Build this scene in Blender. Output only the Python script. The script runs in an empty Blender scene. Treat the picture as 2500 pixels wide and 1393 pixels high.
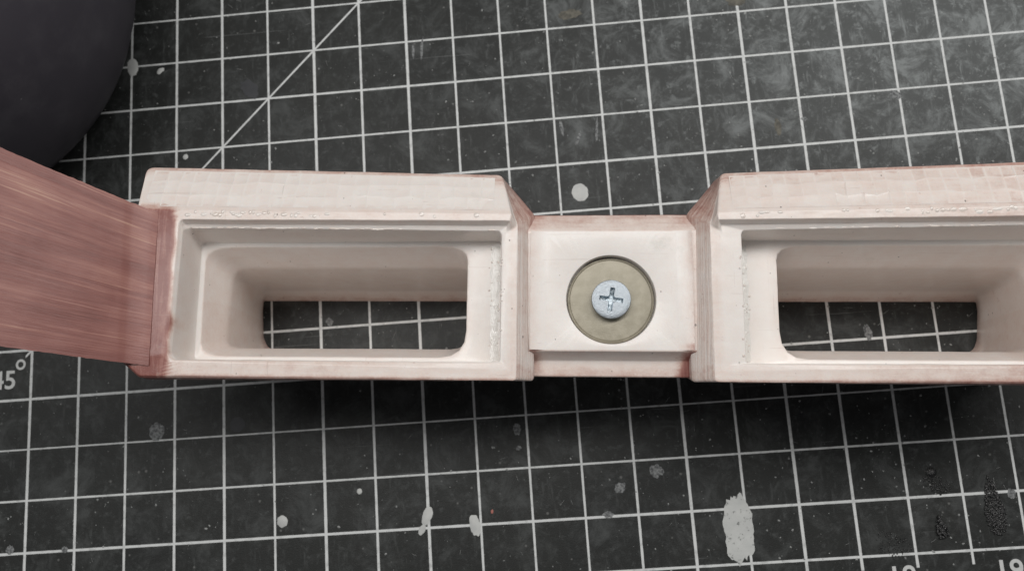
import bpy, bmesh, math, random
from mathutils import Vector, Matrix, noise

# ------------------------------------------------------------------ camera, world, lights
MM = 0.001
sc = bpy.context.scene
col = sc.collection
random.seed(7)

cam_d = bpy.data.cameras.new('camera')
cam = bpy.data.objects.new('camera', cam_d)
col.objects.link(cam)
sc.camera = cam
cam_d.sensor_width = 36.0
cam_d.lens = 2030 / 2500 * 36.0
cam_d.clip_start = 0.01
cam_d.clip_end = 20.0
RX = Vector((0.99592375, -0.06652981, -0.0609071))
RY = Vector((-0.07629776, -0.98152818, -0.17544537))
RZ = Vector((-0.04810968, 0.17937729, -0.9826033))
CAM = Vector((97.80565592, -17.94374232, 207.76119252)) * MM
m = Matrix((RX, -RY, -RZ)).transposed().to_4x4()
m.translation = CAM
cam.matrix_world = m
cam_d.dof.use_dof = True
cam_d.dof.focus_distance = 0.170
cam_d.dof.aperture_fstop = 26.0

world = bpy.data.worlds.new('World')
sc.world = world
world.use_nodes = True
bg = world.node_tree.nodes['Background']
bg.inputs['Color'].default_value = (0.92, 0.96, 1.0, 1)
bg.inputs['Strength'].default_value = 0.105

def area(name, loc, target, sx, sy, power, colr, along=(1, 0, 0)):
    d = bpy.data.lights.new(name, 'AREA')
    d.shape = 'RECTANGLE'
    d.size, d.size_y = sx, sy
    d.energy = power
    d.color = colr
    o = bpy.data.objects.new(name, d)
    col.objects.link(o)
    o.location = loc
    dirv = (Vector(target) - Vector(loc)).normalized()
    z = -dirv
    x = Vector(along)
    x = (x - z * x.dot(z)).normalized()
    y = z.cross(x)
    mm = Matrix((x, y, z)).transposed().to_4x4()
    mm.translation = Vector(loc)
    o.matrix_world = mm
    return o
area('bench_lamp', (0.17, 0.150, 0.45), (0.12, 0.02, 0.0), 0.98, 0.09, 2.55, (1.0, 0.98, 0.955), (1, 0.16, 0))

sc.view_settings.view_transform = 'Standard'
sc.view_settings.look = 'None'
sc.view_settings.exposure = 0.0
sc.view_settings.gamma = 1.0

# ------------------------------------------------------------------ node helpers
class NT:
    def __init__(self, name):
        self.mat = bpy.data.materials.new(name)
        self.mat.use_nodes = True
        self.t = self.mat.node_tree
        self.n = self.t.nodes
        self.bsdf = self.n['Principled BSDF']
    def link(self, a, b): self.t.links.new(a, b)
    def put(self, sock, v):
        if isinstance(v, bpy.types.NodeSocket): self.link(v, sock)
        elif isinstance(v, (tuple, list)) and len(v) == 3 and sock.type == 'RGBA': sock.default_value = (*v, 1)
        else: sock.default_value = v
    def math(self, op, a, b=0.0, c=0.0, clamp=False):
        n = self.n.new('ShaderNodeMath'); n.operation = op; n.use_clamp = clamp
        self.put(n.inputs[0], a); self.put(n.inputs[1], b); self.put(n.inputs[2], c)
        return n.outputs[0]
    def step(self, v, lo, hi, to0=0.0, to1=1.0):
        n = self.n.new('ShaderNodeMapRange'); n.interpolation_type = 'SMOOTHSTEP'
        self.put(n.inputs['Value'], v); self.put(n.inputs['From Min'], lo); self.put(n.inputs['From Max'], hi)
        n.inputs['To Min'].default_value = to0; n.inputs['To Max'].default_value = to1
        return n.outputs[0]
    def mix(self, f, a, b):
        n = self.n.new('ShaderNodeMix'); n.data_type = 'RGBA'
        self.put(n.inputs[0], f); self.put(n.inputs[6], a); self.put(n.inputs[7], b)
        return n.outputs[2]
    def mm(self):
        """object space position in millimetres"""
        tc = self.n.new('ShaderNodeTexCoord')
        return self.vscale(tc.outputs['Object'], (1000, 1000, 1000))
    def vscale(self, v, s, rot=(0, 0, 0)):
        n = self.n.new('ShaderNodeMapping'); self.put(n.inputs['Vector'], v)
        n.inputs['Scale'].default_value = s; n.inputs['Rotation'].default_value = rot
        return n.outputs[0]
    def noise(self, v, scale, detail=3.0, rough=0.55, dist=0.0):
        n = self.n.new('ShaderNodeTexNoise'); self.put(n.inputs['Vector'], v)
        n.inputs['Scale'].default_value = scale; n.inputs['Detail'].default_value = detail
        n.inputs['Roughness'].default_value = rough; n.inputs['Distortion'].default_value = dist
        return n.outputs['Fac']
    def voro(self, v, scale, feature='F1', rnd=1.0):
        n = self.n.new('ShaderNodeTexVoronoi'); n.feature = feature; self.put(n.inputs['Vector'], v)
        n.inputs['Scale'].default_value = scale; n.inputs['Randomness'].default_value = rnd
        return n
    def xyz(self, v):
        n = self.n.new('ShaderNodeSeparateXYZ'); self.put(n.inputs[0], v)
        return n.outputs
    def white(self, v):
        n = self.n.new('ShaderNodeTexWhiteNoise'); n.noise_dimensions = '1D'; self.put(n.inputs['W'], v)
        return n.outputs['Value']
    def attr(self, name):
        n = self.n.new('ShaderNodeAttribute'); n.attribute_name = name
        return n.outputs['Fac']
    def bump(self, h, strength, dist, normal=None):
        n = self.n.new('ShaderNodeBump'); self.put(n.inputs['Height'], h)
        n.inputs['Strength'].default_value = strength; n.inputs['Distance'].default_value = dist
        if normal is not None: self.link(normal, n.inputs['Normal'])
        return n.outputs[0]
    def out(self, color, rough, normal=None, spec=0.5, metal=0.0, **kw):
        b = self.bsdf
        self.put(b.inputs['Base Color'], color); self.put(b.inputs['Roughness'], rough)
        self.put(b.inputs['Specular IOR Level'], spec); self.put(b.inputs['Metallic'], metal)
        if normal is not None: self.link(normal, b.inputs['Normal'])
        for k, v in kw.items(): self.put(b.inputs[k.replace('_', ' ')], v)
        return self.mat

# ------------------------------------------------------------------ materials
CELL = 12.7
def mat_cutting():
    k = NT('cutting_mat_vinyl')
    p = k.mm()
    x, y, z = k.xyz(p)
    fine = k.noise(p, 0.8, 4, 0.6)
    # wobble so that the print is not ruler perfect
    wob = k.math('MULTIPLY', k.math('SUBTRACT', k.noise(p, 0.35, 2), 0.5), 0.14)
    def lines(c, seed, hw):
        g = k.math('DIVIDE', c, CELL)
        idx = k.math('FLOOR', k.math('ADD', g, 0.5))
        d = k.math('MULTIPLY', k.math('ABSOLUTE', k.math('SUBTRACT', g, idx)), CELL)
        d = k.math('ADD', d, wob)
        w = k.math('MULTIPLY_ADD', k.white(k.math('ADD', idx, seed)), 0.12, hw)
        return k.math('SUBTRACT', 1.0, k.step(d, k.math('SUBTRACT', w, 0.06), k.math('ADD', w, 0.06)))
    below = -4 * CELL
    hor = k.math('MULTIPLY', lines(y, 3.3, 0.19), k.step(y, below - 2.0, below - 1.9))
    ver = k.math('MULTIPLY', lines(x, 17.7, 0.25), k.step(y, below - 3.2, below - 3.0))
    dd = k.math('ABSOLUTE', k.math('MULTIPLY', k.math('SUBTRACT', k.math('ADD', x, 4 * CELL), y), 0.7071))
    dia = k.math('SUBTRACT', 1.0, k.step(k.math('ADD', dd, wob), 0.17, 0.31))
    dia = k.math('MULTIPLY', dia, k.step(x, -39.9, -39.7))
    mask = k.math('MAXIMUM', k.math('MAXIMUM', hor, ver), dia)
    wear = k.step(k.noise(p, 0.5, 5, 0.65), 0.30, 0.52, 0.72, 1.0)
    mask = k.math('MULTIPLY', mask, wear)
    # vinyl colour
    base = k.mix(k.noise(p, 0.03, 3), (0.0145, 0.0162, 0.0165), (0.0255, 0.0265, 0.0240))
    # dust: soft clouds, wiped streaks and scuffs; thicker at the far right, where lamp sheen is painted in too
    cloud = k.step(k.noise(p, 0.11, 9, 0.76, 0.5), 0.45, 0.70)
    sv = k.vscale(p, (0.55, 0.10, 1.0), (0, 0, 0.25))
    streak = k.step(k.noise(sv, 1.0, 6, 0.72), 0.54, 0.74)
    blot = k.step(k.noise(p, 0.38, 8, 0.78, 0.3), 0.52, 0.68)
    far = k.math('MULTIPLY', k.step(x, 70, 215), k.step(y, 20, 75))
    amt = k.math('MULTIPLY_ADD', k.math('MULTIPLY', k.step(x, 50, 120), k.step(y, 20, 60)), 0.20, k.math('MULTIPLY_ADD', far, 0.85, 0.26))
    dust = k.math('MULTIPLY', amt, k.math('MAXIMUM', k.math('MAXIMUM', k.math('MULTIPLY', cloud, 0.8), k.math('MULTIPLY', streak, 0.8)), k.math('MULTIPLY', blot, 0.75)))
    dust = k.math('MULTIPLY_ADD', far, 0.33, dust, clamp=True)  # even pale haze: sheen of the lamp put into the colour over the dust
    c = k.mix(dust, base, (0.235, 0.25, 0.25))
    sp = k.voro(p, 0.55)
    sr = k.math('MULTIPLY', k.xyz(sp.outputs['Color'])[0], 0.26)
    speck = k.math('SUBTRACT', 1.0, k.step(sp.outputs['Distance'], k.math('MULTIPLY', sr, 0.4), k.math('ADD', sr, 0.01)))
    keep = k.step(k.xyz(sp.outputs['Color'])[1], 0.80, 0.84)
    c = k.mix(k.math('MULTIPLY', k.math('MULTIPLY', speck, keep), 0.35), c, (0.30, 0.30, 0.29))
    for sc_, rot, th in (((0.012, 1.1, 1), 0.5, 0.705), ((0.014, 0.9, 1), -0.9, 0.715), ((0.02, 1.3, 1), 1.45, 0.72)):
        cut = k.step(k.noise(k.vscale(p, sc_, (0, 0, rot)), 1.0, 3, 0.55), th, th + .02)
        c = k.mix(k.math('MULTIPLY', cut, 0.30), c, (0.26, 0.27, 0.27))
    c = k.mix(mask, c, (0.69, 0.705, 0.70))
    rough = k.math('MULTIPLY_ADD', dust, 0.25, 0.44)
    rough = k.math('MULTIPLY_ADD', fine, 0.12, rough)
    n = k.bump(k.noise(p, 3.0, 3), 0.25, 0.0002)
    return k.out(c, rough, n, spec=0.30)

def mat_print():
    k = NT('white_print')
    p = k.mm()
    f = k.step(k.noise(p, 1.2, 4, 0.6), 0.3, 0.55, 0.8, 1.0)
    return k.out(k.mix(f, (0.3, 0.3, 0.3), (0.62, 0.63, 0.62)), 0.5, spec=0.3)

def mat_resin():
    """off-white print with dusty pink paint rubbed into it; 'pink' is how much paint stayed on"""
    k = NT('resin_with_pink_paint')
    p = k.mm()
    x, y, z = k.xyz(p)
    pink = k.attr('pink')
    n1 = k.noise(p, 0.28, 5, 0.65)
    n2 = k.noise(k.vscale(p, (0.10, 0.9, 2.2)), 1.0, 4, 0.6)
    n3 = k.noise(p, 2.2, 3, 0.6)
    n4 = k.noise(k.vscale(p, (1.3, 0.09, 0.6)), 1.0, 4, 0.6, 0.3)
    hv = k.step(pink, 0.50, 0.75)
    n2 = k.math('ADD', k.math('MULTIPLY', n2, k.math('SUBTRACT', 1.0, hv)), k.math('MULTIPLY', n4, hv))
    t = k.math('MULTIPLY_ADD', k.math('SUBTRACT', n1, 0.5), k.math('MULTIPLY', k.math('MULTIPLY_ADD', pink, 0.95, 0.20), k.math('MULTIPLY_ADD', hv, -0.55, 1.0)), pink)
    t = k.math('MULTIPLY_ADD', k.math('SUBTRACT', n2, 0.5), k.math('MULTIPLY', pink, 0.9), t)
    t = k.math('MULTIPLY_ADD', k.math('SUBTRACT', n3, 0.5), k.math('MULTIPLY', pink, k.math('MULTIPLY_ADD', hv, -0.4, 0.5)), t, clamp=True)
    lay = k.noise(k.vscale(p, (0.03, 0.03, 4.2)), 1.0, 3, 0.75)
    layon = k.attr('layers')
    t = k.math('MULTIPLY_ADD', k.math('MULTIPLY', k.math('SUBTRACT', lay, 0.5), layon), 0.85, t, clamp=True)
    r = k.n.new('ShaderNodeValToRGB')
    e = r.color_ramp.elements
    e[0].position, e[0].color = 0.0, (0.86, 0.822, 0.785, 1)
    e[1].position, e[1].color = 1.0, (0.24, 0.083, 0.068, 1)
    a = e.new(0.30); a.color = (0.78, 0.665, 0.605, 1)
    a = e.new(0.58); a.color = (0.56, 0.37, 0.315, 1)
    a = e.new(0.80); a.color = (0.37, 0.175, 0.145, 1)
    k.link(t, r.inputs[0])
    c = r.outputs[0]
    # greyish scuffs and pin-prick specks of dirt
    sc_ = k.step(k.noise(p, 0.16, 5, 0.7), 0.60, 0.82)
    c = k.mix(k.math('MULTIPLY', sc_, 0.45), c, (0.56, 0.55, 0.50))
    v = k.voro(k.vscale(p, (1.0, 0.7, 1.0), (0, 0, 0.6)), 0.62)
    vc = k.xyz(v.outputs['Color'])
    rr = k.math('MULTIPLY_ADD', vc[0], 0.11, 0.05)
    dot = k.math('SUBTRACT', 1.0, k.step(v.outputs['Distance'], k.math('MULTIPLY', rr, 0.5), rr))
    dot = k.math('MULTIPLY', dot, k.step(vc[1], 0.76, 0.79))
    dot = k.math('MULTIPLY', dot, k.step(k.noise(p, 0.10, 3), 0.40, 0.54))
    c = k.mix(k.math('MULTIPLY', dot, 0.75), c, (0.10, 0.075, 0.06))
    for sc2, rot2, th in (((0.05, 1.7, 1.7), 0.0, 0.66), ((1.6, 0.06, 1.0), 0.35, 0.68)):     # sanding scratches
        scr_ = k.step(k.noise(k.vscale(p, sc2, (0, 0, rot2)), 1.0, 3, 0.6), th, th + .05)
        c = k.mix(k.math('MULTIPLY', scr_, 0.28), c, (0.50, 0.40, 0.35))
    stain = k.math('MULTIPLY', k.step(k.noise(p, 0.45, 5, 0.7), 0.64, 0.74), k.step(pink, 0.08, 0.22))
    c = k.mix(k.math('MULTIPLY', stain, 0.5), c, (0.36, 0.17, 0.14))
    # layer lines of the print (only show on slopes), then fine grain
    b1 = k.bump(k.math('MULTIPLY', lay, layon), 0.8, 0.0003)
    b2 = k.bump(n1, 0.10, 0.0004, b1)
    b3 = k.bump(k.noise(p, 3.5, 3, 0.6), 0.30, 0.00010, b2)
    rough = k.math('MULTIPLY_ADD', n3, 0.40, 0.22)
    return k.out(c, rough, b3, spec=0.42, Coat_Weight=0.25, Coat_Roughness=0.15, Subsurface_Weight=0.06, Subsurface_Radius=(0.0015, 0.0009, 0.0006), Subsurface_Scale=1.0)

def mat_arm():
    k = NT('brushed_pink_paint')
    p = k.mm()
    # brush strokes run along the arm
    cb = k.n.new('ShaderNodeCombineXYZ')
    k.link(k.attr('along'), cb.inputs[0]); k.link(k.attr('across'), cb.inputs[1])
    q = cb.outputs[0]
    s1 = k.noise(k.vscale(q, (0.022, 0.26, 1)), 1.0, 5, 0.58, 0.5)
    s2 = k.noise(k.vscale(q, (0.07, 2.3, 1)), 1.0, 4, 0.6, 0.2)
    cl = k.noise(p, 0.06, 3)
    s3 = k.step(k.noise(k.vscale(q, (0.03, 1.5, 1)), 1.0, 4, 0.65, 0.15), 0.56, 0.68)
    s4 = k.step(k.noise(k.vscale(q, (0.03, 1.9, 5)), 1.0, 4, 0.65, 0.15), 0.58, 0.70)
    t = k.math('MULTIPLY_ADD', k.math('SUBTRACT', s1, 0.5), 1.5, 0.45)
    t = k.math('MULTIPLY_ADD', k.math('SUBTRACT', s2, 0.5), 0.55, t)
    t = k.math('MULTIPLY_ADD', s3, 0.30, k.math('MULTIPLY_ADD', s4, -0.22, t))
    t = k.math('MULTIPLY_ADD', k.math('SUBTRACT', cl, 0.5), 0.9, t, clamp=True)
    r = k.n.new('ShaderNodeValToRGB')
    e = r.color_ramp.elements
    e[0].position, e[0].color = 0.05, (0.165, 0.058, 0.049, 1)
    e[1].position, e[1].color = 1.0, (0.52, 0.31, 0.235, 1)
    a = e.new(0.45); a.color = (0.265, 0.106, 0.090, 1)
    a = e.new(0.7); a.color = (0.355, 0.163, 0.134, 1)
    k.link(t, r.inputs[0])
    n = k.bump(k.math('ADD', s2, s1), 0.4, 0.0002)
    return k.out(r.outputs[0], k.math('MULTIPLY_ADD', s2, 0.2, 0.30), n, spec=0.45)

def mat_simple(name, c0, c1, rough, spec=0.4, scale=0.5, bump=0.0, metal=0.0, detail=4, **kw):
    k = NT(name)
    p = k.mm()
    f = k.step(k.noise(p, scale, detail, 0.6), 0.3, 0.7)
    n = k.bump(k.noise(p, scale * 3, 4, 0.65), bump, 0.0004) if bump else None
    return k.out(k.mix(f, c0, c1), k.math('MULTIPLY_ADD', f, 0.12, rough), n, spec=spec, metal=metal, **kw)

def mat_tub():
    k = NT('dark_grey_plastic')
    p = k.mm()
    v = k.voro(p, 0.16)
    vc = k.xyz(v.outputs['Color'])
    rr = k.math('MULTIPLY_ADD', vc[0], 0.05, 0.03)
    dot = k.math('SUBTRACT', 1.0, k.step(v.outputs['Distance'], k.math('MULTIPLY', rr, 0.5), rr))
    dot = k.math('MULTIPLY', dot, k.step(vc[1], 0.45, 0.5))
    smear = k.step(k.noise(p, 0.06, 5, 0.65), 0.48, 0.75)
    c = k.mix(smear, (0.066, 0.060, 0.074), (0.100, 0.094, 0.108))
    c = k.mix(k.math('MULTIPLY', dot, 0.6), c, (0.4, 0.4, 0.4))
    n = k.bump(k.noise(p, 1.5, 3), 0.12, 0.0002)
    return k.out(c, k.math('MULTIPLY_ADD', smear, 0.1, 0.50), n, spec=0.4)

def mat_washer():
    k = NT('olive_grey_washer')
    p = k.mm()
    f = k.noise(p, 0.5, 5, 0.6)
    c = k.mix(k.step(f, 0.3, 0.7), (0.27, 0.245, 0.185), (0.35, 0.32, 0.25))
    v = k.voro(p, 1.1)
    vc = k.xyz(v.outputs['Color'])
    dot = k.math('SUBTRACT', 1.0, k.step(v.outputs['Distance'], 0.03, 0.10))
    dot = k.math('MULTIPLY', dot, k.step(vc[1], 0.72, 0.75))
    c = k.mix(k.math('MULTIPLY', dot, 0.6), c, (0.62, 0.58, 0.48))
    n = k.bump(k.noise(p, 4.0, 3), 0.3, 0.0001)
    return k.out(c, k.math('MULTIPLY_ADD', f, 0.15, 0.34), n, spec=0.5, metal=0.25)

M_MAT, M_PRINT, M_RESIN, M_ARM, M_TUB, M_WASH = mat_cutting(), mat_print(), mat_resin(), mat_arm(), mat_tub(), mat_washer()
M_STEEL = mat_simple('zinc_steel', (0.30, 0.335, 0.365), (0.39, 0.42, 0.45), 0.34, scale=1.6, bump=0.25, metal=0.8)
M_STEEL_D = mat_simple('zinc_recess', (0.40, 0.47, 0.52), (0.60, 0.66, 0.70), 0.25, scale=2.0, bump=0.3, metal=0.85)
M_WHITE = mat_simple('dried_white_paint', (0.50, 0.51, 0.50), (0.60, 0.61, 0.59), 0.5, scale=0.3, bump=0.08)
def mat_splat():
    k = NT('thin_white_paint')
    p = k.mm()
    f = k.step(k.noise(p, 0.55, 6, 0.7), 0.56, 0.64)
    c = k.mix(k.noise(p, 0.25, 4), (0.46, 0.475, 0.465), (0.66, 0.67, 0.65))
    c = k.mix(k.math('MULTIPLY', f, 0.75), c, (0.06, 0.063, 0.062))
    return k.out(c, 0.5, k.bump(k.noise(p, 1.2, 5, 0.6), 0.2, 0.0003), spec=0.4)
M_SPLAT = mat_splat()
M_FAINT = mat_simple('faint_grey_paint', (0.06, 0.063, 0.066), (0.30, 0.31, 0.31), 0.6, scale=1.6, bump=0.3)
M_DARKSP = mat_simple('dark_grey_paint', (0.034, 0.036, 0.040), (0.05, 0.052, 0.056), 0.5, scale=0.5)
M_BEIGE = mat_simple('beige_paint', (0.06, 0.057, 0.048), (0.17, 0.16, 0.13), 0.6, scale=0.6)
M_REDSP = mat_simple('red_paint', (0.36, 0.13, 0.10), (0.45, 0.17, 0.14), 0.5)
M_GLUE = mat_simple('black_glue', (0.012, 0.012, 0.012), (0.03, 0.03, 0.03), 0.26, spec=0.9, scale=2.0, bump=0.5)
M_DUST = mat_simple('pale_dust', (0.18, 0.185, 0.185), (0.42, 0.43, 0.42), 0.7, scale=0.2)
M_LUMP = mat_simple('wet_resin_lumps', (0.70, 0.61, 0.55), (0.78, 0.73, 0.685), 0.12, spec=0.55, scale=0.4, bump=0.1)
M_BEAD = mat_simple('clear_resin_bead', (0.76, 0.74, 0.70), (0.82, 0.80, 0.765), 0.10, spec=0.6, scale=0.8, bump=0.15)

# ------------------------------------------------------------------ mesh helpers
def build(name, verts, faces, mat, parent=None, smooth=True, pink=None, layers=None, sharp=math.radians(40), normals=True):
    me = bpy.data.meshes.new(name)
    me.from_pydata([(a * MM, b * MM, c * MM) for a, b, c in verts], [], faces)
    if normals:
        bm = bmesh.new(); bm.from_mesh(me)
        bmesh.ops.recalc_face_normals(bm, faces=bm.faces[:])
        bm.to_mesh(me); bm.free()
    me.polygons.foreach_set('use_smooth', [smooth] * len(me.polygons))
    if smooth and sharp: me.set_sharp_from_angle(angle=sharp)
    if pink is not None:
        at = me.attributes.new('pink', 'FLOAT', 'POINT')
        at.data.foreach_set('value', pink)
    if layers is not None:
        at = me.attributes.new('layers', 'FLOAT', 'POINT')
        at.data.foreach_set('value', layers)
    me.materials.append(mat)
    o = bpy.data.objects.new(name, me)
    col.objects.link(o)
    if parent is not None: o.parent = parent
    return o

def empty(name, loc=(0, 0, 0), rz=0.0):
    o = bpy.data.objects.new(name, None)
    o.empty_display_size = 0.01
    col.objects.link(o)
    o.location = loc; o.rotation_euler = (0, 0, rz)
    return o

def tag(o, label, cat, group=None):
    o['label'] = label; o['category'] = cat
    if group: o['group'] = group

def ring(corners, nsides, m=5):
    """closed ring through rounded corners (u, v, z, r); the same count for every ring"""
    P = [Vector(c[:3]) for c in corners]
    n = len(P); arcs = []
    for i in range(n):
        a, b, c = P[i - 1], P[i], P[(i + 1) % n]
        r = corners[i][3]
        d0 = min(r, (a - b).length * .45); d1 = min(r, (c - b).length * .45)
        s = b + (a - b).normalized() * d0; e = b + (c - b).normalized() * d1
        arcs.append([s * (1 - t) ** 2 + b * 2 * t * (1 - t) + e * t * t for t in [j / (m - 1) for j in range(m)]])
    out = []
    for i in range(n):
        out += arcs[i]
        e, s = arcs[i][-1], arcs[(i + 1) % n][0]
        for j in range(1, nsides[i]):
            out.append(e.lerp(s, j / nsides[i]))
    return out

def loft(rings, tags, fillet, closed, cap=False):
    """joins rings; at every hard ring inserts a small fillet. returns verts, faces, ring tag per vertex"""
    R, T = [], []
    K = len(rings)
    for k in range(K):
        f = fillet[k]
        if f <= 0 or (not closed and k in (0, K - 1)):
            R.append(rings[k]); T.append(tags[k]); continue
        A, Mi, B = [], [], []
        for i, p in enumerate(rings[k]):
            a, b = rings[k - 1][i], rings[(k + 1) % K][i]
            la, lb = max((a - p).length, 1e-6), max((b - p).length, 1e-6)
            pa = p + (a - p) * (min(f, la * .35) / la); pb = p + (b - p) * (min(f, lb * .35) / lb)
            A.append(pa); B.append(pb); Mi.append((pa + pb) * .25 + p * .5)
        R += [A, Mi, B]; T += [tags[k]] * 3
    n = len(R[0]); V, PT = [], []
    for rr, t in zip(R, T):
        for p in rr: V.append(p); PT.append(t)
    F = []
    KK = len(R)
    for k in range(KK if closed else KK - 1):
        k2 = (k + 1) % KK
        for i in range(n):
            j = (i + 1) % n
            F.append((k * n + i, k * n + j, k2 * n + j, k2 * n + i))
    if cap:
        F.append(tuple(range((KK - 1) * n, KK * n)))
    return V, F, PT

def wobble(p, amp=0.10, s=0.16):
    q = p * s
    amp = amp * .45
    return p + Vector((noise.noise(q), noise.noise(q + Vector((31, 7, 3))), noise.noise(q + Vector((5, 77, 13))))) * amp \
             + Vector((noise.noise(q * 5), noise.noise(q * 5 + Vector((9, 4, 1))), noise.noise(q * 5 + Vector((2, 8, 6))))) * amp * .45

def sstep(v, a, b):
    t = max(0, min(1, (v - a) / (b - a))); return t * t * (3 - 2 * t)

# ------------------------------------------------------------------ cutting mat (top surface at z = 0)
mat_root = empty('cutting_mat')
tag(mat_root, 'black cutting mat with white half-inch grid, paint spots and dust, under everything', 'cutting mat')
x0, x1, y0, y1 = -302, 342, -66, 394
outl = []
rc = 8
for cx, cy, a0 in ((x1 - rc, y1 - rc, 0), (x0 + rc, y1 - rc, 90), (x0 + rc, y0 + rc, 180), (x1 - rc, y0 + rc, 270)):
    for j in range(7):
        a = math.radians(a0 + 15 * j); outl.append((cx + rc * math.cos(a), cy + rc * math.sin(a)))
n = len(outl)
V = [(x, y, 0) for x, y in outl] + [(x, y, -2.5) for x, y in outl]
F = [tuple(range(n)), tuple(range(2 * n - 1, n - 1, -1))] + [(i, i + n, (i + 1) % n + n, (i + 1) % n) for i in range(n)]
build('sheet', V, F, M_MAT, mat_root, smooth=False)

def text(body, x, y, size, name='printed_number'):
    cu = bpy.data.curves.new(name, 'FONT')
    cu.body = body; cu.size = size * MM; cu.offset = 0.00010; cu.extrude = 0.00002; cu.resolution_u = 6
    t = bpy.data.objects.new(name + '_tmp', cu); col.objects.link(t)
    dg = bpy.context.evaluated_depsgraph_get()
    me = bpy.data.meshes.new_from_object(t.evaluated_get(dg))
    bpy.data.objects.remove(t)
    me.materials.clear(); me.materials.append(M_PRINT)
    o = bpy.data.objects.new(name, me); col.objects.link(o)
    o.location = (x * MM, y * MM, 0.00005); o.parent = mat_root
    return o
text('45', -48.6, 3.1, 6.6)
text('18', 170.6, -57.9, 6.6)
text('19', 195.0, -57.9, 6.6)
V, F = [], []
for i in range(28):
    a = i / 28 * 2 * math.pi
    for r in (0.72, 1.32): V.append((-41.0 + r * math.cos(a), 9.1 + r * 1.05 * math.sin(a), 0.05))
F = [(2 * i, 2 * i + 1, (2 * i + 3) % 56, (2 * i + 2) % 56) for i in range(28)]
build('degree_mark', V, F, M_PRINT, mat_root)

def blob(name, x, y, a, b, rot, mat, h=0.15, rag=0.18, seed=0, taper=0.0, rings_n=5, n=40, rag_s=2.2, lump=0.0):
    """thin, irregular, domed patch lying on the mat"""
    V, F = [], []
    ca, sa = math.cos(rot), math.sin(rot)
    for k in range(rings_n):
        t = k / (rings_n - 1)
        rr = math.cos(t * math.pi / 2) if k < rings_n - 1 else 0
        for i in range(n):
            an = i / n * 2 * math.pi
            d = Vector((math.cos(an) * rag_s, math.sin(an) * rag_s, seed * 9.1))
            f = 1 + rag * (noise.noise(d) + .45 * noise.noise(d * 2.7) + .22 * noise.noise(d * 6.1))
            px, py = math.cos(an) * a * rr * f, math.sin(an) * b * rr * f
            px *= 1 - taper * (py / b)
            z = 0.03 + h * (1 - (rr) ** 2.2)
            if lump and k: z += lump * (noise.noise(Vector((px * 3.1, py * 3.1, seed))) + .7 * noise.noise(Vector((px * 7, py * 7, seed))))
            V.append((x + px * ca - py * sa, y + px * sa + py * ca, max(z, 0.02)))
            if k == rings_n - 1: break
    c = len(V) - 1
    for k in range(rings_n - 2):
        for i in range(n):
            j = (i + 1) % n
            F.append((k * n + i, k * n + j, (k + 1) * n + j, (k + 1) * n + i))
    for i in range(n): F.append(((rings_n - 2) * n + i, (rings_n - 2) * n + (i + 1) % n, c))
    return build(name, V, F, mat, mat_root, normals=False)

SPOTS = [  # x, y, a, b, rot, material, height, raggedness
    (137.6, -42.6, 3.6, 8.0, -0.04, M_SPLAT, .16, .24), (106.8, 42.9, 2.1, 2.35, 0.2, M_WHITE, .18, .10),
    (-4.7, -10.5, 2.0, 2.2, 0.3, M_FAINT, .12, .18), (27.3, -34.4, 1.3, 1.4, 0, M_WHITE, .3, .16),
    (63.2, -35.2, 1.15, 2.3, -0.35, M_WHITE, .15, .14), (61.8, -38.4, 0.75, 1.3, -0.5, M_WHITE, .12, .2),
    (74.8, -38.2, 1.25, 2.5, 0.15, M_WHITE, .12, .2), (-12.4, 88.7, 1.5, 2.7, 0.1, M_WHITE, .15, .16),
    (-4.6, 87.0, 1.1, 0.7, 0.6, M_WHITE, .2, .35), (46.7, -28.4, 0.65, 0.7, 0, M_WHITE, .2, .12),
    (-41.9, -37.1, 1.0, 1.1, 0.4, M_FAINT, .2, .3), (-27.8, -37.8, 0.8, 0.75, 0, M_FAINT, .15, .25),
    (2.5, 61.7, 0.7, 0.75, 0, M_WHITE, .2, .15), (119.6, -28.1, 1.5, 1.5, 0, M_FAINT, .1, .35),
    (86.4, -16.0, 0.9, 1.3, 0, M_FAINT, .1, .4), (86.6, -20.6, 0.7, 0.55, 0.3, M_FAINT, .1, .35),
    (159.0, 56.0, 0.8, 2.4, 0.05, M_BEIGE, .08, .25), (152.4, 92.4, 2.6, 2.0, 0.1, M_BEIGE, .12, .25),
    (108.0, 92.5, 3.0, 1.4, 0.1, M_BEIGE, .06, .35), (16.2, -10.1, 1.9, 1.9, 0, M_DARKSP, .06, .10),
    (79.1, -35.2, 0.32, 0.5, -0.2, M_REDSP, .1, .2), (40.4, 14.2, 0.9, 1.1, 0.3, M_FAINT, .08, .35),
    (174.0, 1.6, 0.9, 2.0, 0.2, M_FAINT, .08, .4), (110.5, -31.5, 1.4, 1.2, 0.2, M_FAINT, .08, .4),
    (107.0, -37.6, 1.3, 0.8, 0.0, M_FAINT, .08, .4), (189.6, 62.0, 1.6, 1.1, -0.5, M_FAINT, .08, .35),
    (165.8, 57.6, 0.7, 0.6, 0, M_FAINT, .1, .3), (20.3, 79.3, 2.0, 3.2, 0.7, M_DARKSP, .05, .3),
    (201.6, -38.6, 0.9, 1.2, 0, M_FAINT, .1, .4), (112.5, 59.5, 0.35, 3.2, -0.12, M_FAINT, .05, .35),
    (103.4, 60.8, 0.45, 2.2, 0.15, M_FAINT, .05, .4), (107.6, 57.6, 0.4, 2.0, -0.4, M_FAINT, .05, .4),
    (67.6, 86.4, 0.35, 3.4, -0.12, M_FAINT, .05, .3), (65.3, 86.0, 0.35, 2.2, 0.0, M_FAINT, .05, .3),
]
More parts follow.
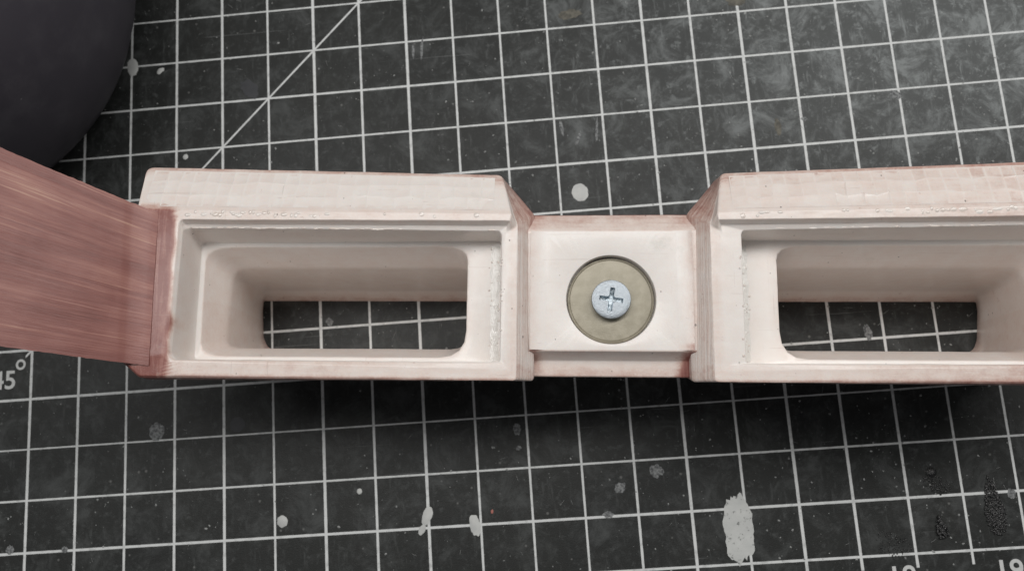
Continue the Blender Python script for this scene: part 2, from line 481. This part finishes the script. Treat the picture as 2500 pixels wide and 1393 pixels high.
for i, (x, y, a, b, r, mt, h, rg) in enumerate(SPOTS):
    blob('paint_spot', x, y, a, b, r, mt, h, rg, seed=i + 1, n=64 if a > 1.5 else 36)
# black glue drips by the numbers
def grains(pts):
    V, F = [], []
    for (x, y, z, a) in pts:
        k0 = len(V); sx, sy, ro = a * random.uniform(.8, 1.4), a * random.uniform(.8, 1.4), random.uniform(0, 3)
        for (f, g) in ((1.0, -.6), (.95, .3), (.6, .85)):
            for i in range(7):
                an = i / 7 * 6.2832 + ro
                V.append((x + sx * f * math.cos(an), y + sy * f * math.sin(an), z + a * .9 * g))
        V.append((x, y, z + a))
        for k in range(2):
            for i in range(7): F.append((k0 + k * 7 + i, k0 + k * 7 + (i + 1) % 7, k0 + k * 7 + 7 + (i + 1) % 7, k0 + k * 7 + 7 + i))
        for i in range(7): F.append((k0 + 14 + i, k0 + 14 + (i + 1) % 7, k0 + 21))
    return build('glue_drip', V, F, M_GLUE, mat_root, normals=False)
def patch(cx, cy, a, b, rot, n, size, h, tip=0.0):
    out = []
    while len(out) < n:
        x, y = random.uniform(-1, 1), random.uniform(-1, 1)
        w = 1 - tip * (y + 1) / 2
        if (x / max(w, .05)) ** 2 + y * y > 1: continue
        if random.random() < .5 * ((x / max(w, .05)) ** 2 + y * y) ** 2: continue
        px, py = x * a, y * b
        out.append((cx + px * math.cos(rot) - py * math.sin(rot), cy + px * math.sin(rot) + py * math.cos(rot), random.uniform(0, h), size * random.uniform(.5, 1.25)))
    return out
grains(patch(184.3, -45.2, 1.9, 2.6, 0.08, 130, .30, .55, .8))
blob('glue_drip', 184.0, -32.6, 1.30, 1.15, 0.2, M_GLUE, .95, .06, 53, rings_n=9)
grains(patch(184.9, -35.6, 3.4, 2.0, -0.5, 110, .20, .05))
grains(patch(197.1, -40.8, 3.3, 7.0, 0.04, 520, .26, .22, .75))
grains(patch(172.8, -48.6, 4.6, 3.0, -0.5, 120, .16, .03))

# loose dust flecks, too many to count
V, F = [], []
def fleck(x, y, a, b, rot):
    k0 = len(V); nn = random.choice((5, 6, 7)); ca, sa = math.cos(rot), math.sin(rot)
    for i in range(nn):
        an = i / nn * 2 * math.pi; f = random.uniform(.6, 1.25)
        px, py = a * f * math.cos(an), b * f * math.sin(an)
        V.append((x + px * ca - py * sa, y + px * sa + py * ca, 0.03))
    V.append((x, y, 0.03 + min(a, b) * .6))
    for i in range(nn): F.append((k0 + i, k0 + (i + 1) % nn, k0 + nn))
for i in range(9000):
    x, y = random.uniform(-60, 240), random.uniform(-62, 130)
    d = 0.30 + 0.7 * noise.noise(Vector((x * .045, y * .045, 2))) + 0.35 * sstep(x, 60, 200)
    if random.random() > d: continue
    s = 0.05 + 0.24 * random.random() ** 3.4
    if random.random() < .07: fleck(x, y, random.uniform(.4, 1.2), .035, random.uniform(0, 6.3))
    else: fleck(x, y, s * random.uniform(.7, 1.7), s, random.uniform(0, 6.3))
o = build('dust_flecks', V, F, M_DUST, mat_root, smooth=False, normals=False)
o['kind'] = 'stuff'

# ------------------------------------------------------------------ the printed frame
ANG = math.radians(-4.45)
root = empty('printed_frame', (0.10956, 0.008687, 0.0001), ANG)
tag(root, 'off-white plastic frame with two open windows, rubbed with dusty pink paint, lying on the mat', 'plastic frame')
NS = [4, 56, 28, 10, 56, 8, 28]

def block(s, uo, ub, ur, uw, fe, pinkf, seed):
    """one windowed block; measured for positive u = away from the screw, s = -1 puts it left.
    uo rim edge by the bridge, ub foot of the chamfer, ur recess edge, uw window edge, fe shift of the far end"""
    e = fe
    C = [
     # FL2                          FL                            FR                         MR                         RR                           RL                           ML
     [(93 + e, -6, 0, 1),          (91 + e, -9, 0, 1),           (18, -9, 0, 1),            (16, 6, 0, 1),             (18, 8.5, 0, 1),             (91 + e, 8.5, 0, 1),         (93 + e, 6, 0, 1)],
     [(97 + e, -11, 20, 1),        (94 + e, -14, 20, 1),         (ub, -14, 20, 1),          (ub, 14, 20, 1),           (20, 19, 20, 1),             (97 + e, 21, 20, 1),         (98 + e, 14, 20, 1)],
     [(99.4 + e, -14.4, 40.5, .6), (95.3 + e, -17.35, 40.5, .6), (ub, -17.0, 39.0, .8),     (ub, 17.8, 38, .6),        (ub + 6.4, 25.7, 37, .8),    (98.9 + e, 27.9, 37, 1),     (99.1 + e, 18.2, 40, .6)],
     [(98.7 + e, -14.2, 44.4, .6), (95.0 + e, -17.2, 44.2, .6),  (uo, -17.15, 43, .8),      (uo, 14.6, 43, .5),        (ub + 6.8, 25.7, 41, 1.2),   (99.1 + e, 28.1, 41, 1.6),   (98.2 + e, 18.5, 44.9, .5)],
     [(98.2 + e, -13.9, 45, .5),   (94.8 + e, -16.8, 44.8, .5),  (uo + .3, -16.8, 43.05, .6),(uo + .3, 14.2, 43.05, .3),(uo + 1.2, 16.3, 45, .4),    (97.6 + e, 17.6, 45, .5),    (97.8 + e, 17.0, 45, .4)],
     [(89.4 + e, -12.5, 45, .5),   (88.6 + e, -13.7, 44.8, .5),  (uo + 1.4, -15.0, 43.06, .5),(uo + 1.4, 13.4, 43.06, .3),(uo + 1.4, 14.8, 45, .3),  (88.6 + e, 15.4, 45, .5),    (89.2 + e, 14.6, 45, .4)],
     [(89.1 + e, -12.4, 44.6, .5), (88.3 + e, -13.6, 44.4, .5),  (uo + 2.4, -13.9, 43.03, .4),(uo + 2.4, 12.7, 43.08, .3),(uo + 2.2, 14.2, 43.1, .3), (88.2 + e, 14.9, 43.0, .4),  (88.9 + e, 14.2, 44.4, .4)],
     [(88.8 + e, -12.3, 44.0, .5), (88.0 + e, -13.4, 43.6, .5),  (ur, -13.5, 42.95, .5),    (ur, 12.4, 42.9, .3),      (ur + .4, 13.2, 42.85, .4),  (87.8 + e, 14.2, 42.6, .4),  (88.6 + e, 13.4, 44.0, .4)],
     [(88.1 + e, -12.2, 35.2, .5), (87.5 + e, -13.0, 35.2, .5),  (ur + .5, -13.2, 35, .8),  (ur + .5, 12.0, 35, .3),   (ur + 1.0, 12.85, 35, .8),   (87.6 + e, 12.75, 35.1, .5), (88.3 + e, 11.9, 35.2, .4)],
     [(87.1 + e, -5.5, 34.8, 1),   (87.0 + e, -12.0, 34.8, 5.5), (uw, -12.0, 34.8, 5.8),    (uw, 5.2, 34.8, 1),        (uw, 11.75, 34.8, 5.2),      (87.3 + e, 11.75, 34.8, 6.0),(87.3 + e, 5, 34.8, 1)],
     [(84.6 + e, -5.2, 27, 1),     (84.6 + e, -9.4, 27, 3.0),    (uw + .2, -9.4, 27, 4),    (uw + .2, 5, 27, 1),       (uw + .2, 8.5, 27, 3),       (83.6 + e, 8.5, 27, 3.2),    (84.4 + e, 4, 27, 1)],
     [(86.0 + e, -4.5, 4, 1),      (85.4 + e, -8.2, 4, 2.5),     (uw + .5, -8.2, 4, 2),     (uw + .5, 4, 4, 1),        (uw + .5, 7.5, 4, 2),        (85.6 + e, 7.5, 4, 1.6),     (86.0 + e, 3.5, 4, 1)],
     [(86.2 + e, -4, 0, 1),        (84.8 + e, -6.9, 0, 1.5),     (uw + .8, -6.9, 0, 1),     (uw + .8, 3, 0, 1),        (uw + .8, 5.4, 0, 1),        (86.8 + e, 5.4, 0, .5),      (86.9 + e, 3, 0, .6)],
    ]
    C = [[(s * u, v, z, r) for u, v, z, r in c] for c in C]
    # extra rings across the broad faces so that the wear and the wobble have vertices to sit on
    rings, tags, fil = [], [], []
    F0 = [.3, 0, .25, .3, .25, .16, .1, .22, .25, .35, 1.1, .8, .2]
    sub = {1: 2, 2: 4, 3: 5, 4: 8, 7: 3, 8: 4, 9: 3, 10: 2}
    base = [ring(c, NS) for c in C]
    for k in range(len(base)):
        rings.append(base[k]); tags.append(k); fil.append(F0[k])
        if k in sub:
            for j in range(1, sub[k]):
                t = j / sub[k]
                rings.append([a.lerp(b, t) for a, b in zip(base[k], base[k + 1])]); tags.append(k + t); fil.append(0)
    V, F, T = loft(rings, tags, fil, True)
    pk, ly = [], []
    V2 = []
    for p, t in zip(V, T):
        u = abs(p.x)
        q = 0.03
        if t <= 2: q = 0.66
        elif t < 3: q = 0.58
        elif t == 3: q = 0.48
        elif t < 4: q = pinkf * (0.9 + .5 * sstep(u, 40, 95)) + .02
        elif t < 4.99: q = 0.24
        elif t <= 5: q = .20
        elif t <= 6: q = .10
        elif t <= 7: q = 0.06
        elif t < 9: q = 0.05
        else: q = 0.10
        if p.y < -13.0 and 2 <= t <= 6:            # front rim
            q = max(q, .18 + .12 * sstep(u, 25, 60) + .36 * sstep(-p.y, 16.2, 17.3))
        if u < uo + 1.0 and p.y < 16 and t >= 2 and t < 5:  # chamfer by the bridge
            q = max(q, .20 if u < uo - .2 else .16)
            if t <= 3: q = .26 if -14 < p.y < 13 else .40
        if 2 <= t <= 3.2 and p.y > 15 and u < 30: q = max(q, .68 - .25 * (p.z - 37) / 6)
        if s < 0 and t < 8 and p.z > 30:           # the painted end beside the arm
            w = sstep(u - .025 * p.y + .7 * noise.noise(Vector((p.y * .25, 3, 1))), 88.6, 90.2) * (1 - sstep(p.y, 17.2, 18.6))
            q = max(q, 0.97 * w)
            q = max(q, .42 * sstep(u, 82, 88) * (1 if p.y < -14 else .3))
        if s > 0 and 2 <= t < 7: q += .14 * sstep(u, 45, 85)
        if t > 8.9 and t < 12: q += .10 * sstep(u, 80, 86) * (1 if p.y < 0 else .3) + .04
        if t >= 11.9: q = .45
        pk.append(min(q, 1.0))
        ly.append(1.0 if (2 <= t < 3.3 and u < uo + 6) else 0.0)
        amp = .16 if t < 8 else .10
        V2.append(tuple(wobble(p + Vector((seed * 50, 0, 0)), amp) - Vector((seed * 50, 0, 0))))
    b = build('window_block', V2, F, M_RESIN, root, pink=pk, layers=ly, sharp=math.radians(50))
    # cut facets on the slope behind the rear lip: shallow squares, each with its own tilt
    A0, A1 = base[3], base[4]
    rnd = random.Random(seed + 40)
    V, F, pk = [], [], []
    uu = sorted((ub + 8.2, 97.0 + e))
    r0 = lambda u: Vector((s * u, 25.7 + (28.1 - 25.7) * (u - 22) / 77 - .7, 41.35))
    r1 = lambda u: Vector((s * u, 16.3 + (17.6 - 16.3) * (u - 20) / 77 + .55, 44.78))
    nrm = Vector((0, 4.0, 9.3)).normalized()
    cols = [uu[0]]
    while cols[-1] < uu[1] - 2.0: cols.append(cols[-1] + rnd.uniform(2.5, 3.3))
    cols[-1] = uu[1]
    rows = [.02, .34, .68, .97]
    nc, nr = len(cols), len(rows)
    for j in range(nr):
        for i in range(nc):
            edge = i in (0, nc - 1) or j in (0, nr - 1)
            a = cols[i] + (0 if edge else rnd.uniform(-.25, .25)); c = rows[j] + (0 if edge else rnd.uniform(-.05, .05))
            V.append(r0(a).lerp(r1(a), c) + nrm * (.02 if edge else .30 + rnd.uniform(-.03, .03)))
            pk.append(pinkf * .75)
    for j in range(nr - 1):
        for i in range(nc - 1):
            q = [j * nc + i, j * nc + i + 1, (j + 1) * nc + i + 1, (j + 1) * nc + i]
            mid = sum((V[x] for x in q), Vector()) / 4
            k0 = len(V)
            tu, tv, dp = rnd.uniform(-1, 1) * .09, rnd.uniform(-1, 1) * .07, rnd.uniform(.08, .2)
            val = pinkf * (0.85 + .55 * sstep(cols[i], 40, 95)) * rnd.uniform(.8, 1.2) * (1.2 if j == 0 else 1)
            for x, su, sv_ in zip(q, (-1, 1, 1, -1), (-1, -1, 1, 1)):
                V.append(V[x].lerp(mid, .24) - nrm * (dp + tu * su + tv * sv_) * .6); pk.append(min(val, 1))
            F.append((k0, k0 + 1, k0 + 2, k0 + 3))
            for m_ in range(4): F.append((q[m_], q[(m_ + 1) % 4], k0 + (m_ + 1) % 4, k0 + m_))
    V = [tuple(p) for p in V]
    build('facet_strip', V, F, M_RESIN, b, smooth=True, sharp=math.radians(30), pink=pk)
    # bead of clear resin along the window ledge
    V, F = [], []
    nseg = 60
    for i in range(nseg + 1):
        v = -12.6 + 24.4 * i / nseg
        wob = noise.noise(Vector((v * .45, seed, 0))) * .5 + noise.noise(Vector((v * 1.6, seed, 4))) * .25
        hw = 1.0 + .3 * noise.noise(Vector((v * .6, seed, 9)))
        c = ur + 1.75 + wob * .4
        prof = [(-hw - .25, 0), (-hw * .7, .10), (0, .16 + .10 * noise.noise(Vector((v * 1.5, 3, seed)))), (hw * .6, .09), (hw, 0)]
        for a, h in prof: V.append((s * (c + a), v, 34.93 + h))
    for i in range(nseg):
        for j in range(4): F.append((i * 5 + j, i * 5 + j + 1, i * 5 + j + 6, i * 5 + j + 5))
    build('resin_bead', V, F, M_BEAD, b)
    # glossy lumps left by the resin on the rear lip, and a wet line along the step below it
    def lumps(name, pts):
        V, F = [], []
        for (x, y, z, a, b_, h) in pts:
            k0 = len(V)
            for (f, g) in ((1.0, -.3), (.8, .55), (.42, .9)):
                for i in range(8):
                    an = i / 8 * 6.2832
                    V.append((x + a * f * math.cos(an), y + b_ * f * math.sin(an), z + h * g))
            V.append((x, y, z + h))
            for k in range(2):
                for i in range(8): F.append((k0 + k * 8 + i, k0 + k * 8 + (i + 1) % 8, k0 + k * 8 + 8 + (i + 1) % 8, k0 + k * 8 + 8 + i))
            for i in range(8): F.append((k0 + 16 + i, k0 + 16 + (i + 1) % 8, k0 + 24))
        build(name, V, F, M_LUMP, b, normals=False)
    pts = []
    u = uo + 2.5
    while u < 88 + e:
        dens = sstep(u, 45, 60) if s < 0 else .35 + .65 * sstep(u, 45, 70)
        if rnd.random() < .08 + .5 * dens:
            pts.append((s * u, 15.95 + .9 * (u - 20) / 77 + rnd.uniform(-.45, .45), 45.0, rnd.uniform(.3, .8), rnd.uniform(.3, .6), rnd.uniform(.04, .11)))
        u += rnd.uniform(.5, 1.1)
    lumps('lip_bead', pts)
    pts = []
    u = ur + 2
    while u < 87 + e:
        dens = sstep(u, 30, 60)
        if rnd.random() < .3 + .6 * dens:
            v_ = 13.45 + (14.35 - 13.45) * (u - 23) / 65
            pts.append((s * u, v_ + rnd.uniform(-.12, .12), 42.85 - .2 * (u - 23) / 65, rnd.uniform(.5, 1.3), rnd.uniform(.14, .26), rnd.uniform(.06, .14)))
        u += rnd.uniform(.6, 1.4)
    lumps('wet_line', pts)
    pts = []
    for i in range(46):   # drops of resin on the frame beside the window
        pts.append((s * (ur + rnd.uniform(-.6, 3.2)), rnd.uniform(-12.5, 11.5), 34.98, rnd.uniform(.08, .28), rnd.uniform(.1, .32), rnd.uniform(.05, .14)))
    pts = [(x, y, z if abs(x) > ur + .6 else 43.02, a, b_, h) for x, y, z, a, b_, h in pts]
    lumps('resin_drop', pts)
    return b

left = block(-1, 18.95, 15.7, 22.3, 30.1, 0.0, 0.10, 1)
left['label'] = 'left windowed block, whiter, its outer end painted pink'
right = block(1, 19.7, 15.9, 25.9, 34.7, 4.3, 0.24, 2)
right['label'] = 'right windowed block with pinker faceted rear slope'

# the bridge between the blocks, with a round pocket for the washer
def rect(u, vf, vr, zf, zr, n=(36, 28, 36, 28)):
    return ring([(-u, vf, zf, .3), (u, vf, zf, .3), (u, vr, zr, .3), (-u, vr, zr, .3)], n)
NB = (36, 28, 36, 28)
def circ(r, z):
    base = rect(16, -10.9, 13.9, 40, 40)
    out = []
    N = len(base)
    c = Vector((0, -.4, 0))
    for p in base:
        a = math.atan2(p.y - c.y, p.x)
        out.append(Vector((r * math.cos(a), c.y + r * math.sin(a), z)))
    return out
RB = [rect(19.6, -9, 8, .2, .2), rect(18.6, -13.4, 14, 18, 18), rect(18.2, -15.9, 18.0, 35.4, 36), rect(18.1, -15.8, 17.9, 36, 37.4),
      rect(18.0, -12.5, 17.5, 36, 37.7), rect(17.9, -11.0, 14.0, 40.0, 40.0), rect(17.0, -10.6, 13.6, 40.02, 40.02), rect(15.4, -10.4, 13.2, 40.02, 40.02), rect(13.2, -10.1, 12.9, 40.02, 40.02),
      circ(9.10, 40), circ(9.02, 37.5), circ(7.0, 37.4), circ(.6, 37.4)]
TB = list(range(len(RB)))
V, F, T = loft(RB, TB, [0, 0, 0, .3, .25, .25, 0, 0, 0, .2, 0, 0, 0], False, cap=True)
pk = []
V2 = []
for p, t in zip(V, T):
    q = .05
    if t <= 3: q = .45
    elif t < 5: q = .16
    ex = sstep(abs(p.x), 12.5, 16.5)
    q += .22 * ex * (1 if p.x > 0 else .6)
    if p.x > 12 and p.y < -11: q += .35 * sstep(p.x, 12, 16)
    if p.y > 16.5: q += .25
    if t == 5: q = max(q, .30)
    p = p.copy()
    if t <= 5 and t >= 4 and abs(p.x) > 14 and p.y < -10: q += .3 * sstep(abs(p.x), 13.5, 16)
    pk.append(min(q, 1)); V2.append(tuple(wobble(p, .09)))
build('bridge', V2, F, M_RESIN, root, pink=pk, sharp=math.radians(50))

for sx in (-1, 1):                 # soft cove where the bridge runs up to each block
    V, F, pk = [], [], []
    nu, nv = 10, 30
    for j in range(nv + 1):
        v = -10.75 + 24.5 * j / nv
        for i in range(nu + 1):
            f = i / nu
            V.append((sx * (12.4 + 4.0 * f), v, 39.97 + .92 * f ** 2.0 + .03 * noise.noise(Vector((f * 3, v * .4, sx)))))
            pk.append(.03 + .30 * f ** 2 * (1 if sx > 0 else .7) + (.4 * f if (v < -9.5 and sx > 0) else 0))
    for j in range(nv):
        for i in range(nu):
            q = j * (nu + 1) + i
            F.append((q, q + 1, q + nu + 2, q + nu + 1) if sx > 0 else (q, q + nu + 1, q + nu + 2, q + 1))
    build('cove', V, F, M_RESIN, root, pink=pk, normals=False)

# washer and screw
def lathe(prof, n, cx, cy, cap_top=True):
    V, F = [], []
    for r, z in prof:
        for i in range(n):
            a = i / n * 2 * math.pi; V.append((cx + r * math.cos(a), cy + r * math.sin(a), z))
    for k in range(len(prof) - 1):
        for i in range(n):
            j = (i + 1) % n; F.append((k * n + i, k * n + j, (k + 1) * n + j, (k + 1) * n + i))
    if cap_top: F.append(tuple(range((len(prof) - 1) * n, len(prof) * n)))
    F.append(tuple(range(n - 1, -1, -1)))
    return V, F
V, F = lathe([(8.82, 37.42), (8.86, 38.2), (8.78, 38.35), (8.45, 38.42), (8.38, 38.32), (8.28, 38.40), (8.0, 38.42), (5.0, 38.42), (3.0, 38.42)], 96, 0, -.4)
w = build('washer', V, F, M_WASH, root, sharp=math.radians(25))
w['label'] = 'olive grey round washer in the pocket of the bridge'
scr = empty('screw', (0, 0, -0.0006)); scr.parent = root
scr['label'] = 'zinc cross-head screw in the middle of the washer'
n = 128
rot = math.radians(-8)
def cross(L, hw, dia, z):
    out = []
    for i in range(n):
        a = i / n * 2 * math.pi
        c, s_ = abs(math.cos(a)), abs(math.sin(a))
        big, small = max(c, s_), min(c, s_)
        r_arm = min(L / big, hw / max(small, 1e-6)) if True else 0
        r_dia = dia / (c + s_)
        r = max(r_arm, r_dia)
        out.append((r * math.cos(a + rot), -.45 + r * math.sin(a + rot), z))
    return out
def circ2(r, z): return [(r * math.cos(i / n * 2 * math.pi + rot), -.45 + r * math.sin(i / n * 2 * math.pi + rot), z) for i in range(n)]
def rings_mesh(R, cap=True):
    V = [p for r in R for p in r]; F = []
    for k in range(len(R) - 1):
        for i in range(n):
            j = (i + 1) % n; F.append((k * n + i, k * n + j, (k + 1) * n + j, (k + 1) * n + i))
    if cap: F.append(tuple(range((len(R) - 1) * n, len(R) * n)))
    return V, F
V, F = rings_mesh([circ2(3.75, 39.0), circ2(3.97, 40.2), circ2(3.99, 40.72), circ2(3.92, 40.88), circ2(3.78, 40.93), circ2(3.0, 40.95), cross(2.42, .47, 1.22, 40.95)], cap=False)
build('screw_head', V, F, M_STEEL, scr, sharp=math.radians(25), normals=True)
V, F = rings_mesh([cross(2.42, .47, 1.22, 40.95), cross(2.28, .38, .9, 40.45), cross(2.1, .34, .7, 39.9), cross(.9, .3, .5, 39.6)])
build('cross_recess', V, F, M_STEEL_D, scr, smooth=False)

# the pink arm rising from the left end
V, F = [], []
NU, NV = 46, 40
P00, P01 = Vector((-95.6, -14.6, 45.25)), Vector((-96.9, 17.9, 45.25))     # at the joint
P10, P11 = Vector((-112.6, -12.8, 62.0)), Vector((-117.3, 25.3, 62.0))     # where it leaves the picture
top = []
for i in range(NU + 1):
    t = -.16 + i / NU * 1.46
    for j in range(NV + 1):
        a = P00.lerp(P10, t) if t <= 1 else P10 + (P10 - P00) * (t - 1)
        b = P01.lerp(P11, t) if t <= 1 else P11 + (P11 - P01) * (t - 1)
        p = a.lerp(b, j / NV)
        p.z += .35 * math.sin(max(0, min(t, 1)) * math.pi) * .5
        if t < .12: p.z = 45.14 + 16.75 * .12 * (max(0, (t + .10) / .22) ** 2)
        p = wobble(p, .22, .12)
        if j in (0, NV): p += Vector((0, noise.noise(p * 1.3) * .12, 0))
        top.append(p)
dn = Vector((-.6, 0, -.75)).normalized() * 2.6
W = NV + 1
V = [tuple(p) for p in top] + [tuple(p + dn + Vector((0, .8 * (0.5 - (k % W) / NV) * 2, 0))) for k, p in enumerate(top)]
N = len(top)
for i in range(NU):
    for j in range(NV):
        a, b, c, d = i * W + j, i * W + j + 1, (i + 1) * W + j + 1, (i + 1) * W + j
        F.append((a, b, c, d)); F.append((a + N, d + N, c + N, b + N))
    F.append((i * W, (i + 1) * W, (i + 1) * W + N, i * W + N))
    F.append((i * W + NV, i * W + NV + N, (i + 1) * W + NV + N, (i + 1) * W + NV))
for j in range(NV):
    F.append((j, j + N, j + 1 + N, j + 1))
    q = NU * W + j
    F.append((q, q + 1, q + 1 + N, q + N))
arm = build('arm', V, F, M_ARM, root)
for nm, vals in (('along', [(k // W) / NU * 33 for k in range(N)]), ('across', [(k % W) / NV * 36 for k in range(N)])):
    at = arm.data.attributes.new(nm, 'FLOAT', 'POINT'); at.data.foreach_set('value', vals * 2)
arm['label'] = 'pink brush-painted arm rising from the left end'

# ------------------------------------------------------------------ dark tub at the far left
prof = [(40, .1), (46, 1.0), (52, 6), (57, 14), (60, 23), (61, 31), (61, 42), (60, 54), (57, 65), (52, 75), (45, 82), (36, 86.5), (26, 88.7), (14, 89.7), (4, 90)]
V, F = lathe(prof, 128, 0, 0)
tub = build('round_tub', V, F, M_TUB, None, sharp=math.radians(60))
tub.location = (-0.0615, 0.1015, 0.0)
tag(tub, 'dark grey rounded plastic tub on the mat behind the pink arm', 'tub')
